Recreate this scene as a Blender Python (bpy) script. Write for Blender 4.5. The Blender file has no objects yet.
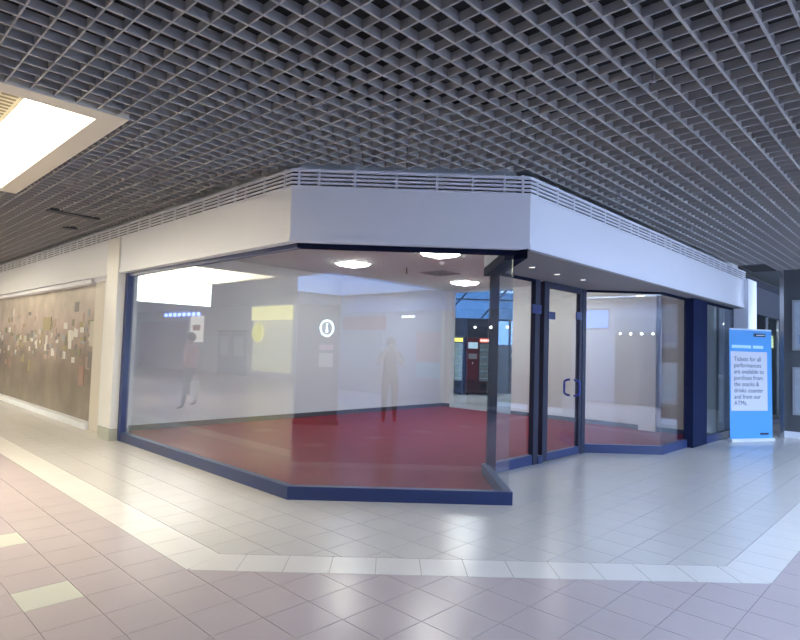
import bpy, bmesh, math, random
from mathutils import Matrix, Vector
random.seed(7)
SC = bpy.context.scene
COL = SC.collection
S2 = 2 ** -0.5

# ------------------------------------------------------------------ camera
FPX, YAW, PITCH, ROLL, EYE = 575.43, 0.015957, 0.050287, 0.030267, 1.46
def cam_axes():
    cy, sy, cp, sp = math.cos(YAW), math.sin(YAW), math.cos(PITCH), math.sin(PITCH)
    f = Vector((sy * cp, cy * cp, sp)); r = Vector((cy, -sy, 0)); u = r.cross(f)
    return (math.cos(ROLL) * r + math.sin(ROLL) * u, -math.sin(ROLL) * r + math.cos(ROLL) * u, f)
CR, CU, CF = cam_axes()
cam_data = bpy.data.cameras.new('camera')
cam_data.sensor_width = 36; cam_data.lens = FPX / 800 * 36; cam_data.clip_start = 0.02; cam_data.clip_end = 200
cam = bpy.data.objects.new('camera', cam_data); COL.objects.link(cam)
m = Matrix.Identity(4)
for i in range(3):
    m[i][0], m[i][1], m[i][2] = CR[i], CU[i], -CF[i]
m[2][3] = EYE
cam.matrix_world = m
SC.camera = cam
def project(p):
    d = Vector(p) - Vector((0, 0, EYE)); z = d.dot(CF)
    if z < 0.05: return None
    return 400 + FPX * d.dot(CR) / z, 320 - FPX * d.dot(CU) / z
def at(px, py, z):                    # pixel -> point on the horizontal plane z
    d = CR * ((px - 400) / FPX) - CU * ((py - 320) / FPX) + CF
    t = (z - EYE) / d.z
    return Vector((d.x * t, d.y * t, z))

# ------------------------------------------------------------------ world, exposure
W = bpy.data.worlds.new('sky'); SC.world = W; W.use_nodes = True
bg = W.node_tree.nodes['Background']
bg.inputs[0].default_value = (0.58, 0.725, 1.0, 1); bg.inputs[1].default_value = 10.0
SC.view_settings.view_transform = 'Standard'
try: SC.view_settings.look = 'None'
except Exception: pass
SC.view_settings.exposure = 0.62; SC.view_settings.gamma = 1.0; SC.view_settings.use_curve_mapping = False
SC.cycles.use_denoising = True
SC.cycles.max_bounces = 10; SC.cycles.diffuse_bounces = 5; SC.cycles.glossy_bounces = 5
SC.cycles.transparent_max_bounces = 24; SC.cycles.transmission_bounces = 6
SC.cycles.sample_clamp_indirect = 6.0

COFFER_L, PANEL_L, SPOT_L = 12.0, 29.0, 25.0      # radiance of the lamps

def U2(u, v): return ((u + v) * S2, (v - u) * S2)      # mall axes (45 degrees to the shop corner) -> x, y
def P(u, v, z): x, y = U2(u, v); return (x, y, z)
def portal(name, c, n, w, h):
    l = bpy.data.lights.new(name, 'AREA'); l.shape = 'RECTANGLE'; l.size = w; l.size_y = h
    l.cycles.is_portal = True
    o = bpy.data.objects.new(name, l); COL.objects.link(o); o.location = c
    o.rotation_euler = Vector(n).to_track_quat('-Z', 'Z').to_euler()
portal('entrance_portal', P(5.09, 9.5, 1.55), (-S2, S2, 0), 6.6, 2.9)
RU0, RU1, RV0, RV1 = 0.6, 4.6, 2.6, 12.7            # rooflight over the right walkway
QV0, QV1 = -7.0, -2.6                                 # second rooflight, unseen, added behind the viewer to brighten the reflections
portal('rooflight_portal', P((RU0 + RU1) / 2, (RV0 + RV1) / 2, 4.12), (0, 0, -1), RU1 - RU0, RV1 - RV0)
bpy.data.objects['rooflight_portal'].rotation_euler = (0, 0, -math.pi / 4)

# ------------------------------------------------------------------ materials
MATS = {}
def mat(name, col, rough=0.5, var=0.0, scale=6.0, metal=0.0, bump=0.0, emit=None, estr=0.0, spec=0.5, col2=None):
    if name in MATS: return MATS[name]
    M = bpy.data.materials.new(name); M.use_nodes = True; nt = M.node_tree; b = nt.nodes['Principled BSDF']
    b.inputs['Roughness'].default_value = rough; b.inputs['Metallic'].default_value = metal
    b.inputs['Specular IOR Level'].default_value = spec
    tc = nt.nodes.new('ShaderNodeTexCoord')
    nz = nt.nodes.new('ShaderNodeTexNoise'); nz.inputs['Scale'].default_value = scale; nz.inputs['Detail'].default_value = 4
    nt.links.new(tc.outputs['Object'], nz.inputs['Vector'])
    mx = nt.nodes.new('ShaderNodeMix'); mx.data_type = 'RGBA'
    c2 = col2 or tuple(c * (1 - var) for c in col)
    mx.inputs[6].default_value = (*col, 1); mx.inputs[7].default_value = (*c2, 1)
    nt.links.new(nz.outputs['Fac'], mx.inputs[0]); nt.links.new(mx.outputs[2], b.inputs['Base Color'])
    if bump:
        bp = nt.nodes.new('ShaderNodeBump'); bp.inputs['Strength'].default_value = bump; bp.inputs['Distance'].default_value = 0.004
        nt.links.new(nz.outputs['Fac'], bp.inputs['Height']); nt.links.new(bp.outputs['Normal'], b.inputs['Normal'])
    if emit:
        b.inputs['Emission Color'].default_value = (*emit, 1); b.inputs['Emission Strength'].default_value = estr
    MATS[name] = M; return M
def glass_mat(name, tint, f0, f90=1.0):
    if name in MATS: return MATS[name]
    M = bpy.data.materials.new(name); M.use_nodes = True; nt = M.node_tree
    for n in list(nt.nodes): nt.nodes.remove(n)
    out = nt.nodes.new('ShaderNodeOutputMaterial'); mix = nt.nodes.new('ShaderNodeMixShader')
    tr = nt.nodes.new('ShaderNodeBsdfTransparent'); gl = nt.nodes.new('ShaderNodeBsdfGlossy')
    tr.inputs[0].default_value = (*tint, 1); gl.inputs['Roughness'].default_value = 0.012; gl.inputs['Color'].default_value = (0.84, 0.92, 1.0, 1)  # bluish gloss colour stands in for blue-lit surroundings in the reflections
    lw = nt.nodes.new('ShaderNodeLayerWeight'); lw.inputs['Blend'].default_value = 0.5
    pw = nt.nodes.new('ShaderNodeMath'); pw.operation = 'POWER'; pw.inputs[1].default_value = 5
    mr = nt.nodes.new('ShaderNodeMapRange'); mr.inputs[3].default_value = f0; mr.inputs[4].default_value = f90
    nt.links.new(lw.outputs['Facing'], pw.inputs[0]); nt.links.new(pw.outputs[0], mr.inputs[0])
    nt.links.new(mr.outputs[0], mix.inputs[0]); nt.links.new(tr.outputs[0], mix.inputs[1])
    nt.links.new(gl.outputs[0], mix.inputs[2]); nt.links.new(mix.outputs[0], out.inputs[0])
    MATS[name] = M; return M
def tile_mat(name, col, col2, rough):
    M = mat(name, col, rough, scale=1.3, col2=col2)
    nt = M.node_tree; b = nt.nodes['Principled BSDF']
    nz = nt.nodes.new('ShaderNodeTexNoise'); nz.inputs['Scale'].default_value = 7; nz.inputs['Detail'].default_value = 5
    geo = nt.nodes.new('ShaderNodeNewGeometry'); nt.links.new(geo.outputs['Position'], nz.inputs['Vector'])
    mr = nt.nodes.new('ShaderNodeMapRange'); mr.inputs[3].default_value = rough - .02; mr.inputs[4].default_value = rough + .03
    nt.links.new(nz.outputs['Fac'], mr.inputs[0]); nt.links.new(mr.outputs[0], b.inputs['Roughness'])
    base = [n for n in nt.nodes if n.type == 'TEX_NOISE' and n != nz][0]
    nt.links.new(geo.outputs['Position'], base.inputs['Vector'])
    return M

WHITE = mat('white_paint', (0.77, 0.79, 0.86), 0.45, 0.03)
WALLM = mat('wall_emulsion', (0.75, 0.785, 0.80), 0.7, 0.05, 2.0)
BLUE = mat('blue_powder_coat', (0.025, 0.04, 0.15), 0.35, 0.15)
BLUEL = mat('blue_plinth_paint', (0.024, 0.042, 0.14), 0.4, 0.15)
HEADM = mat('matt_navy_header', (0.010, 0.013, 0.035), 0.9, 0.1, spec=0.05)
NAVY = mat('navy_pier_paint', (0.010, 0.013, 0.042), 0.5, 0.15)
SOFF = mat('soffit_taupe', (0.23, 0.22, 0.225), 0.6, 0.08)
DARK = mat('black_void', (0.012, 0.012, 0.014), 0.8)
SLOT = mat('vent_shadow_lining', (0.03, 0.035, 0.05), 0.8)
BLADE = mat('grid_blade_grey', (0.40, 0.395, 0.39), 0.45, 0.15, 3.0)
CARPET = mat('red_carpet_pile', (0.25, 0.022, 0.034), 0.95, scale=2.2, col2=(0.17, 0.015, 0.024), bump=0.4, spec=0.1)
GLASS = glass_mat('shopfront_glass', (0.965, 0.98, 0.975), 0.12)
RETGLASS = glass_mat('return_glass', (0.965, 0.98, 0.985), 0.02, 0.12)
DIMPALEGLASS = glass_mat('dimmed_pale_sky_glass', (0.26, 0.33, 0.42), 0.05)  # tint stands in for a softer sky behind the foyer opening
DIMSKYGLASS = glass_mat('dimmed_sky_glass', (0.12, 0.175, 0.235), 0.05)  # tint stands in for a dim blue sky behind the clerestory
DIMHIGHGLASS = glass_mat('dimmed_high_sky_glass', (0.18, 0.33, 0.60), 0.05)  # tint puts the blue of a dimmer sky into the high pane
GREYW = mat('slate_grey_paint', (0.085, 0.095, 0.11), 0.6, 0.1)
CREAM = mat('cream_trim_paint', (0.72, 0.68, 0.58), 0.5, 0.06)
CHROME = mat('brushed_chrome', (0.75, 0.76, 0.78), 0.22, 0.1, metal=1.0)
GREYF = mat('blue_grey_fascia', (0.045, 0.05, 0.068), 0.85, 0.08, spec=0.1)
T_IN = tile_mat('pale_grey_tile', (0.57, 0.55, 0.53), (0.51, 0.49, 0.475), 0.22)
T_BAND = tile_mat('off_white_tile', (0.70, 0.68, 0.655), (0.62, 0.60, 0.58), 0.24)
T_OUT = tile_mat('mauve_grey_tile', (0.49, 0.425, 0.435), (0.43, 0.37, 0.38), 0.24)
T_LITE = tile_mat('pale_green_tile', (0.60, 0.61, 0.54), (0.55, 0.56, 0.50), 0.24)
GROUT = mat('grout', (0.31, 0.285, 0.28), 0.8, 0.1)

# ------------------------------------------------------------------ mesh helpers
class MB:
    def __init__(s): s.v = []; s.f = []; s.mi = []; s.cur = 0
    def poly(s, pts):
        n = len(s.v); s.v += [tuple(p) for p in pts]; s.f.append(tuple(range(n, n + len(pts)))); s.mi.append(s.cur)
    def prism(s, plan, z0, z1):        # plan counter-clockwise xy points
        a = sum(plan[i][0] * plan[(i + 1) % len(plan)][1] - plan[(i + 1) % len(plan)][0] * plan[i][1] for i in range(len(plan)))
        if a < 0: plan = plan[::-1]
        n = len(s.v); k = len(plan)
        s.v += [(p[0], p[1], z0) for p in plan] + [(p[0], p[1], z1) for p in plan]
        s.f.append(tuple(n + i for i in reversed(range(k)))); s.f.append(tuple(n + k + i for i in range(k)))
        for i in range(k):
            j = (i + 1) % k; s.f.append((n + i, n + j, n + k + j, n + k + i))
        s.mi += [s.cur] * (k + 2); return s
    def ubox(s, u0, u1, v0, v1, z0, z1): return s.prism([U2(u0, v0), U2(u1, v0), U2(u1, v1), U2(u0, v1)], z0, z1)
    def box(s, x0, x1, y0, y1, z0, z1): return s.prism([(x0, y0), (x1, y0), (x1, y1), (x0, y1)], z0, z1)
    def tube(s, pts, r, k=10, cap=True):
        pts = [Vector(p) for p in pts]; rr = r if isinstance(r, (list, tuple)) else [r] * len(pts)
        n0 = len(s.v); up = None
        for i, p in enumerate(pts):
            d = (pts[min(i + 1, len(pts) - 1)] - pts[max(i - 1, 0)]).normalized()
            if up is None: up = Vector((0, 0, 1)) if abs(d.z) < 0.9 else Vector((1, 0, 0))
            a = d.cross(up).normalized(); b = a.cross(d).normalized(); up = b
            for q in range(k):
                t = 2 * math.pi * q / k
                s.v.append(tuple(p + (a * math.cos(t) + b * math.sin(t)) * rr[i]))
        for i in range(len(pts) - 1):
            for q in range(k):
                w = (q + 1) % k
                s.f.append((n0 + i * k + q, n0 + i * k + w, n0 + (i + 1) * k + w, n0 + (i + 1) * k + q)); s.mi.append(s.cur)
        if cap:
            s.f.append(tuple(n0 + q for q in reversed(range(k)))); s.mi.append(s.cur)
            e = n0 + (len(pts) - 1) * k; s.f.append(tuple(e + q for q in range(k))); s.mi.append(s.cur)
        return s
    def ball(s, c, r, k=12, n=8, sc=(1, 1, 1)):
        c = Vector(c); n0 = len(s.v)
        for i in range(n + 1):
            t = math.pi * i / n
            for q in range(k):
                a = 2 * math.pi * q / k
                s.v.append((c.x + r * sc[0] * math.sin(t) * math.cos(a), c.y + r * sc[1] * math.sin(t) * math.sin(a), c.z + r * sc[2] * math.cos(t)))
        for i in range(n):
            for q in range(k):
                w = (q + 1) % k
                s.f.append((n0 + i * k + q, n0 + (i + 1) * k + q, n0 + (i + 1) * k + w, n0 + i * k + w)); s.mi.append(s.cur)
        return s
    def mesh(s, name, mats, off=(0, 0, 0), smooth=False):
        me = bpy.data.meshes.new(name)
        me.from_pydata([(a - off[0], b - off[1], c - off[2]) for a, b, c in s.v], [], s.f)
        for M in (mats if isinstance(mats, (list, tuple)) else [mats]): me.materials.append(M)
        me.polygons.foreach_set('material_index', s.mi)
        if smooth: me.polygons.foreach_set('use_smooth', [True] * len(me.polygons))
        me.update(); return me
    def build(s, name, mats, parent=None, smooth=False, bevel=0.0, base=None):
        root = parent
        loc = Vector((0, 0, 0))
        q = parent
        while q: loc += q.location; q = q.parent
        if base is not None and parent is None: off = Vector(base)
        elif parent is None: off = Vector((0, 0, 0))
        else: off = loc
        o = bpy.data.objects.new(name, s.mesh(name, mats, off, smooth)); COL.objects.link(o)
        if parent: o.parent = parent
        elif base is not None: o.location = base
        if bevel:
            b = o.modifiers.new('bevel', 'BEVEL'); b.width = bevel; b.segments = 2; b.limit_method = 'ANGLE'
        return o
def put(name, me, parent=None, loc=(0, 0, 0), rot=0, scale=None):
    o = bpy.data.objects.new(name, me); COL.objects.link(o); o.location = loc; o.rotation_euler = (0, 0, rot)
    if scale: o.scale = scale
    if parent: o.parent = parent
    return o
def tag(o, label=None, cat=None, group=None, kind=None):
    if label: o['label'] = label
    if cat: o['category'] = cat
    if group: o['group'] = group
    if kind: o['kind'] = kind
    return o
def thing(name, label, cat, loc, group=None, kind=None):
    o = bpy.data.objects.new(name, None); COL.objects.link(o); o.location = loc; o.empty_display_size = 0.1
    return tag(o, label, cat, group, kind)
def struct(name, mb, mats, label, cat, **k):
    return tag(mb.build(name, mats, **k), label, cat, kind='structure')
def clip(poly, a, b, c):              # keep a*x + b*y >= c
    out = []
    for i in range(len(poly)):
        p, q = poly[i], poly[(i + 1) % len(poly)]
        dp, dq = a * p[0] + b * p[1] - c, a * q[0] + b * q[1] - c
        if dp >= -1e-9: out.append(p)
        if (dp > 1e-9 and dq < -1e-9) or (dp < -1e-9 and dq > 1e-9):
            t = dp / (dp - dq); out.append((p[0] + (q[0] - p[0]) * t, p[1] + (q[1] - p[1]) * t))
    return out
def area(p): return abs(sum(p[i][0] * p[(i + 1) % len(p)][1] - p[(i + 1) % len(p)][0] * p[i][1] for i in range(len(p)))) / 2
def offset_pts(path, t):              # mitred offset; positive = left of travel (into the shop)
    out = []
    for i, p in enumerate(path):
        ns = []
        for a, b in ((i - 1, i), (i, i + 1)):
            if a >= 0 and b < len(path):
                d = Vector((path[b][0] - path[a][0], path[b][1] - path[a][1])).normalized(); ns.append(Vector((-d.y, d.x)))
        n = ns[0] if len(ns) == 1 else (ns[0] + ns[1]).normalized()
        k = 1 / max(0.3, n.dot(ns[0])); out.append((p[0] + n.x * t * k, p[1] + n.y * t * k))
    return out
def seg(path, i, t0, t1):             # plan of segment i of a mitred strip
    a, b = offset_pts(path, t0), offset_pts(path, t1)
    return [a[i], a[i + 1], b[i + 1], b[i]]
def text_obj(name, body, size, M, mw, parent=None, align='LEFT', extrude=0.0008, spacing=1.0):
    cu = bpy.data.curves.new(name, 'FONT'); cu.body = body; cu.size = size; cu.align_x = align; cu.extrude = extrude
    cu.space_line = spacing
    t = bpy.data.objects.new(name, cu); COL.objects.link(t)
    bpy.context.view_layer.update()
    me = bpy.data.meshes.new_from_object(t.evaluated_get(bpy.context.evaluated_depsgraph_get()))
    bpy.data.objects.remove(t); me.materials.clear(); me.materials.append(M); me.name = name
    o = bpy.data.objects.new(name, me); COL.objects.link(o)
    if parent:
        o.parent = parent; loc = Vector((0, 0, 0)); q = parent
        while q: loc += q.location; q = q.parent
        mw = Matrix.Translation(-loc) @ mw
    o.matrix_local = mw
    return o
def frame_on(origin, right):          # local x = right, local y = up, local z = out of the face
    r = Vector((right[0], right[1], 0)).normalized(); z = Vector((0, 0, 1)); n = r.cross(z)
    M = Matrix.Identity(4)
    for i in range(3): M[i][0], M[i][1], M[i][2], M[i][3] = r[i], z[i], n[i], origin[i]
    return M

# ================================================================== STRUCTURE
CEIL, FTOP, FBOT, ICEIL = 3.205, 3.18, 2.47, 3.0
# frontage line of the shop, left to right
GP = [U2(-8.87, 3.29), (-0.925, 5.575), (1.195, 5.575), (1.195, 6.894), (2.94, 8.64), (4.115, 8.64), U2(-3.2, 10.10)]

# --- floor slab and tiles
fb = MB(); fb.box(-42, 16, -24, 42, -0.12, -0.004)
FLOOR = struct('floor', fb, GROUT, 'tiled mall floor with an off-white border around the corner shop', 'floor')
shop_plan = GP + [U2(-3.2, 11.75), U2(-9.75, 11.75), U2(-9.75, 3.29)]
def in_shop(x, y, pad=0.0):
    u, v = (x - y) * S2, (x + y) * S2
    if u < -3.2 - pad and v > 3.29 + pad and y > 5.575 + pad:
        # entrance recess is tiled
        return not (x > 1.195 - pad and u > -4.03 - pad and y < 8.64 + pad)
    return False
GAP = 0.0022
TZ = -0.006
GV = 2.095                              # tile grid offset along v
def put_tiles():
    tiles = []                         # (kind, polygon)
    T = 0.30
    for i in range(-117, 26):
        u0 = -2.09 + i * T
        for j in range(-33, 40):
            v0 = GV + j * T
            if u0 < -37 or u0 > 4.8 or v0 < -7.4 or v0 > 16.8: continue
            cx, cy = U2(u0 + T / 2, v0 + T / 2)
            if in_shop(cx, cy, 0.22): continue
            if v0 > 3.4 and u0 < -3.3 and not in_shop(cx, cy) and (u0 < -9 or v0 > 11.5): continue
            if v0 > 3.4 and u0 < -9.0: continue
            g = GAP
            sq = [U2(u0 + g, v0 + g), U2(u0 + T - g, v0 + g), U2(u0 + T - g, v0 + T - g), U2(u0 + g, v0 + T - g)]
            uc, vc = u0 + T / 2, v0 + T / 2
            if vc > GV and uc < -1.19:              # shop side of the border
                p = clip(sq, 0, 1, 4.10 + g)
                if len(p) > 2 and area(p) > 0.0004: tiles.append(('in', p))
            # mall side, in front of the diagonal run of border
            if vc > GV - .3 and uc < -0.89:
                p = clip(sq, 0, -1, -(3.80 - g))
                if len(p) > 2 and area(p) > 0.0004: tiles.append(('out', p))
            else:
                lite = abs(vc - GV + 1.05) < 0.05 and (round((uc + 3.74) / T) % 4 == 0)
                tiles.append(('lite' if lite else 'out', sq))
            # border rows
            if GV - .3 < vc < GV and uc < -1.0:
                p = clip(sq, *mitre_l)
                p = clip(p, 0, 1, 3.80) if p else p
                if len(p) > 2 and area(p) > 0.0004: tiles.append(('band', p))
            if -1.19 < uc < -0.89 and vc > GV - .27:
                p = clip(sq, *mitre_r)
                p = clip(p, 0, 1, 3.80) if p else p
                if len(p) > 2 and area(p) > 0.0004: tiles.append(('band', p))
    x = -1.55
    while x < 2.9:
        sq = [(x + GAP, 3.80 + GAP), (x + 0.3 - GAP, 3.80 + GAP), (x + 0.3 - GAP, 4.10 - GAP), (x + GAP, 4.10 - GAP)]
        a, b, c = mitre_l; p = clip(sq, -a, -b, -c + GAP)
        if p:
            a, b, c = mitre_r; p = clip(p, -a, -b, -c + GAP)
        if p and len(p) > 2 and area(p) > 0.0004: tiles.append(('band', p))
        x += 0.30
    return tiles
il = (GV / S2 - 4.10, 4.10); ol = ((GV - .3) / S2 - 3.80, 3.80)
ir = (-1.19 / S2 + 4.10, 4.10); orr = (-0.89 / S2 + 3.80, 3.80)
def half(p, q, inside):               # half plane through p, q holding the point inside
    a, b = -(q[1] - p[1]), q[0] - p[0]; c = a * p[0] + b * p[1]
    if a * inside[0] + b * inside[1] < c: a, b, c = -a, -b, -c
    n = math.hypot(a, b); return a / n, b / n, c / n
mitre_l = half(il, ol, (-3, 5)); mitre_r = half(ir, orr, (5, 6))
tiles = [t for t in put_tiles()]
# a border row replaces the mall tile lying in it
def is_band_cell(p):
    cx = sum(q[0] for q in p) / len(p); cy = sum(q[1] for q in p) / len(p)
    u, v = (cx - cy) * S2, (cx + cy) * S2
    return cy > 3.80 and ((GV - .3 < v < GV and u < -0.89) or (-1.19 < u < -0.89 and v > GV - .3))
tiles = [t for t in tiles if t[0] == 'band' or not is_band_cell(t[1])]
TM = {'in': T_IN, 'band': T_BAND, 'out': T_OUT, 'lite': T_LITE}
def seen(p):
    q = [project((x, y, 0)) for x, y in p]
    if any(k is None for k in q): return 0
    ok = [0 < k[0] < 800 and 0 < k[1] < 640 for k in q]
    return area(q) if any(ok) else 0
scored = sorted(((seen(t[1]), k) for k, t in enumerate(tiles) if t[0] != 'band'), reverse=True)
single = {k for s, k in scored[:300] if s > 0}
bands = sorted(((seen(t[1]), k) for k, t in enumerate(tiles) if t[0] == 'band'), reverse=True)
single |= {k for s, k in bands[:300] if s > 20}
rest = {k: MB() for k in TM}
tile_meshes = {}
for k, (kind, p) in enumerate(tiles):
    if k in single:
        full = len(p) == 4 and abs(area(p) - (0.3 - 2 * GAP) ** 2) < 1e-6
        cx = sum(q[0] for q in p) / len(p); cy = sum(q[1] for q in p) / len(p)
        dx = p[1][0] - p[0][0]; dy = p[1][1] - p[0][1]
        key = (kind, 'axis' if abs(dy) < 1e-6 or abs(dx) < 1e-6 else 'diag') if full else None
        me = tile_meshes.get(key) if key else None
        if me is None:
            me = MB().prism([(q[0] - cx, q[1] - cy) for q in p], TZ, 0).mesh('floor_tile', TM[kind])
            if key: tile_meshes[key] = me
        put('border_tile' if kind == 'band' else 'floor_tile', me, FLOOR, (cx, cy, 0))
    else:
        rest[kind].prism(p, TZ, 0)
for kind, b in rest.items():
    if b.f:
        o = b.build('floor_tiles_beyond', TM[kind], FLOOR); o['kind'] = 'stuff'

# --- open-cell ceiling
cb = MB()
for (a, b, c, d) in ((-40, RU0, -20, 5), (-40, RU0, 5, 30), (RU1, 16, -20, 30), (RU0, RU1, -20, QV0), (RU0, RU1, QV1, RV0), (RU0, RU1, RV1, 30)):
    pl = [U2(a, c), U2(b, c), U2(b, d), U2(a, d)]
    if d > 5 and c >= 5 or a >= RU0: pl = clip(pl, 0, -1, -20.6)
    cb.prism(pl, 3.92, 4.05)
CEILING = struct('ceiling', cb, DARK, 'dark grey open-cell grid ceiling over the mall walkway', 'ceiling')
COFF = [(-8.15, -4.66), (-15.75, -12.26), (-23.35, -19.86), (-30.95, -27.46)]      # u ranges of the light coffers
CV0, CV1 = -1.81, 1.68
PITCHC, BH, BT, BTU = 0.147, 0.053, 0.010, 0.015
def minus(a, b, holes):
    out = [(a, b)]
    for h0, h1 in holes:
        nxt = []
        for s, e in out:
            if h1 <= s or h0 >= e: nxt.append((s, e)); continue
            if h0 > s: nxt.append((s, h0))
            if h1 < e: nxt.append((h1, e))
        out = nxt
    return out
blades = []                           # (axis, const, from, to)
k = -50
while True:
    v = 2.034 + k * PITCHC; k += 1
    if v > 13.08: break
    if v < -7.4: continue
    a = -36.9 if v < 3.16 else min(-2.93, v - 5.50 / S2)
    for s, e in minus(a, 4.95, (COFF if CV0 < v < CV1 else []) + ([(RU0, RU1)] if RV0 < v < RV1 or QV0 < v < QV1 else [])): blades.append(('v', v, s, e))
k = -300
while True:
    u = -1.886 + k * PITCHC; k += 1
    if u > 4.9: break
    if u < -36.9: continue
    b = max(3.17, u + 5.50 / S2) if u < -2.94 else 13.1
    hole = any(h0 < u < h1 for h0, h1 in COFF)
    for s, e in minus(-7.45, b, ([(CV0, CV1)] if hole else []) + ([(RV0, RV1), (QV0, QV1)] if RU0 < u < RU1 else [])): blades.append(('u', u, s, e))
def blade_pts(b):
    return (P(b[2], b[1], CEIL), P(b[3], b[1], CEIL)) if b[0] == 'v' else (P(b[1], b[2], CEIL), P(b[1], b[3], CEIL))
def blade_len(b):
    p, q = blade_pts(b); n = 0
    for t in range(41):
        w = project(tuple(p[i] + (q[i] - p[i]) * t / 40 for i in range(3)))
        if w and -5 < w[0] < 805 and -5 < w[1] < 300: n += 1 + 40 * 0.3 / max(1, abs(w[1] - 350)) * 0
    return n * math.dist(p, q)
order = sorted(range(len(blades)), key=lambda i: -blade_len(blades[i]))
ub = MB().box(-0.5, 0.5, -0.5, 0.5, 0, 1).mesh('blade', BLADE)
far = MB()
for rank, i in enumerate(order):
    ax, c, s, e = blades[i]; z = CEIL if ax == 'v' else CEIL + 0.0006
    mid = U2((s + e) / 2, c) if ax == 'v' else U2(c, (s + e) / 2)
    if rank < 300 and blade_len(blades[i]) > 0:
        put('blade', ub, CEILING, (mid[0], mid[1], z), -math.pi / 4 if ax == 'v' else math.pi / 4, (e - s, BT if ax == 'v' else BTU, BH))
    elif ax == 'v': far.ubox(s, e, c - BT / 2, c + BT / 2, z, z + BH)
    else: far.ubox(c - BTU / 2, c + BTU / 2, s, e, z, z + BH)
if far.f: far.build('blades_beyond', BLADE, CEILING)['kind'] = 'stuff'

# --- light coffers in the ceiling
COFW = mat('coffer_lining', (0.86, 0.83, 0.72), 0.6, 0.03)
COFE = mat('coffer_diffuser', (0.9, 0.88, 0.8), 0.5, 0.0, emit=(1.0, 0.93, 0.78), estr=COFFER_L)
LOUV = mat('beige_louvre', (0.62, 0.56, 0.42), 0.5, 0.1)
for n, (a, b) in enumerate(COFF):
    lab = ['cream framed light coffer nearest in the grid ceiling, over the walkway',
           'second light coffer along the walkway, behind the hanging white lightbox',
           'third light coffer along the walkway ceiling', 'fourth light coffer, farthest along the walkway ceiling'][n]
    c = thing('light_coffer', lab, 'ceiling light', P((a + b) / 2, (CV0 + CV1) / 2, CEIL - 0.01), 'light coffers in the mall ceiling')
    W_ = 0.185
    for (u0, u1, v0, v1) in ((a, b, CV1 - W_, CV1), (a, b, CV0, CV0 + W_), (a, a + W_, CV0 + W_, CV1 - W_), (b - W_, b, CV0 + W_, CV1 - W_)):
        MB().ubox(u0, u1, v0, v1, CEIL - 0.012, CEIL + 0.05).build('trim_board', CREAM, c)
    t = 0.03
    i0, i1, j0, j1 = a + W_, b - W_, CV0 + W_, CV1 - W_
    for (u0, u1, v0, v1) in ((i0 - t, i1 + t, j1, j1 + t), (i0 - t, i1 + t, j0 - t, j0), (i0 - t, i0, j0, j1), (i1, i1 + t, j0, j1)):
        MB().ubox(u0, u1, v0, v1, CEIL + 0.05, CEIL + 0.5).build('coffer_side', COFW, c)
    MB().ubox(i0, i1, j0, j1, CEIL + 0.47, CEIL + 0.50).build('diffuser', COFE, c)
    MB().ubox(i0 - t, i1 + t, j0 - t, j1 + t, CEIL + 0.50, CEIL + 0.53).build('added_coffer_lid', COFW, c)  # lid added to keep the diffuser glow out of the ceiling void
    lu0, lu1, lv0, lv1 = i0 + 1.15, i1 - 0.38, j0 + 0.32, j1 - 0.30
    lv = MB().ubox(lu0, lu1, lv0, lv1, CEIL + 0.30, CEIL + 0.33).build('louvre_panel', LOUV, c)
    sl = MB()
    for q in range(int((lu1 - lu0) / 0.09)):
        for w in range(int((lv1 - lv0) / 0.16)):
            uu, vv = lu1 - 0.06 - q * 0.09, lv1 - 0.10 - w * 0.16
            sl.ubox(uu - 0.022, uu + 0.022, vv - 0.06, vv + 0.06, CEIL + 0.298, CEIL + 0.302)
    sl.build('louvre_slots', mat('louvre_shadow', (.20, .17, .11), .7), lv)['kind'] = 'stuff'

# --- rooflight over the right walkway, and the one added behind the viewer
DIMROOFGLASS = glass_mat('dimmed_roof_sky_glass', (0.50, 0.57, 0.66), 0.05)  # tint tones the added rooflight down to a pale band
for nm, lab, RA, RB, GL in (('window_12', 'glazed rooflight letting blue daylight onto the right walkway', RV0, RV1, GLASS), ('window_14', 'tinted rooflight behind the viewer, mirrored as a pale band', QV0, QV1, DIMROOFGLASS)):
    rl = thing(nm, lab, 'rooflight', P((RU0 + RU1) / 2, (RA + RB) / 2, CEIL), kind='structure')
    for (a, b, c, d) in ((RU0 - .04, RU0, RA, RB), (RU1, RU1 + .04, RA, RB), (RU0 - .04, RU1 + .04, RA - .04, RA), (RU0 - .04, RU1 + .04, RB, RB + .04)):
        MB().ubox(a, b, c, d, CEIL - .012, 4.05).build('upstand', WHITE, rl)
    nb = int((RB - RA) / 1.1)
    for k in range(1, nb):
        v = RA + (RB - RA) * k / nb
        MB().ubox(RU0, RU1, v - .03, v + .03, 3.95, 4.05).build('glazing_bar', WHITE, rl)
    MB().ubox(RU0, RU1, RA, RB, 4.052, 4.064).build('pane', GL, rl)

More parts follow.
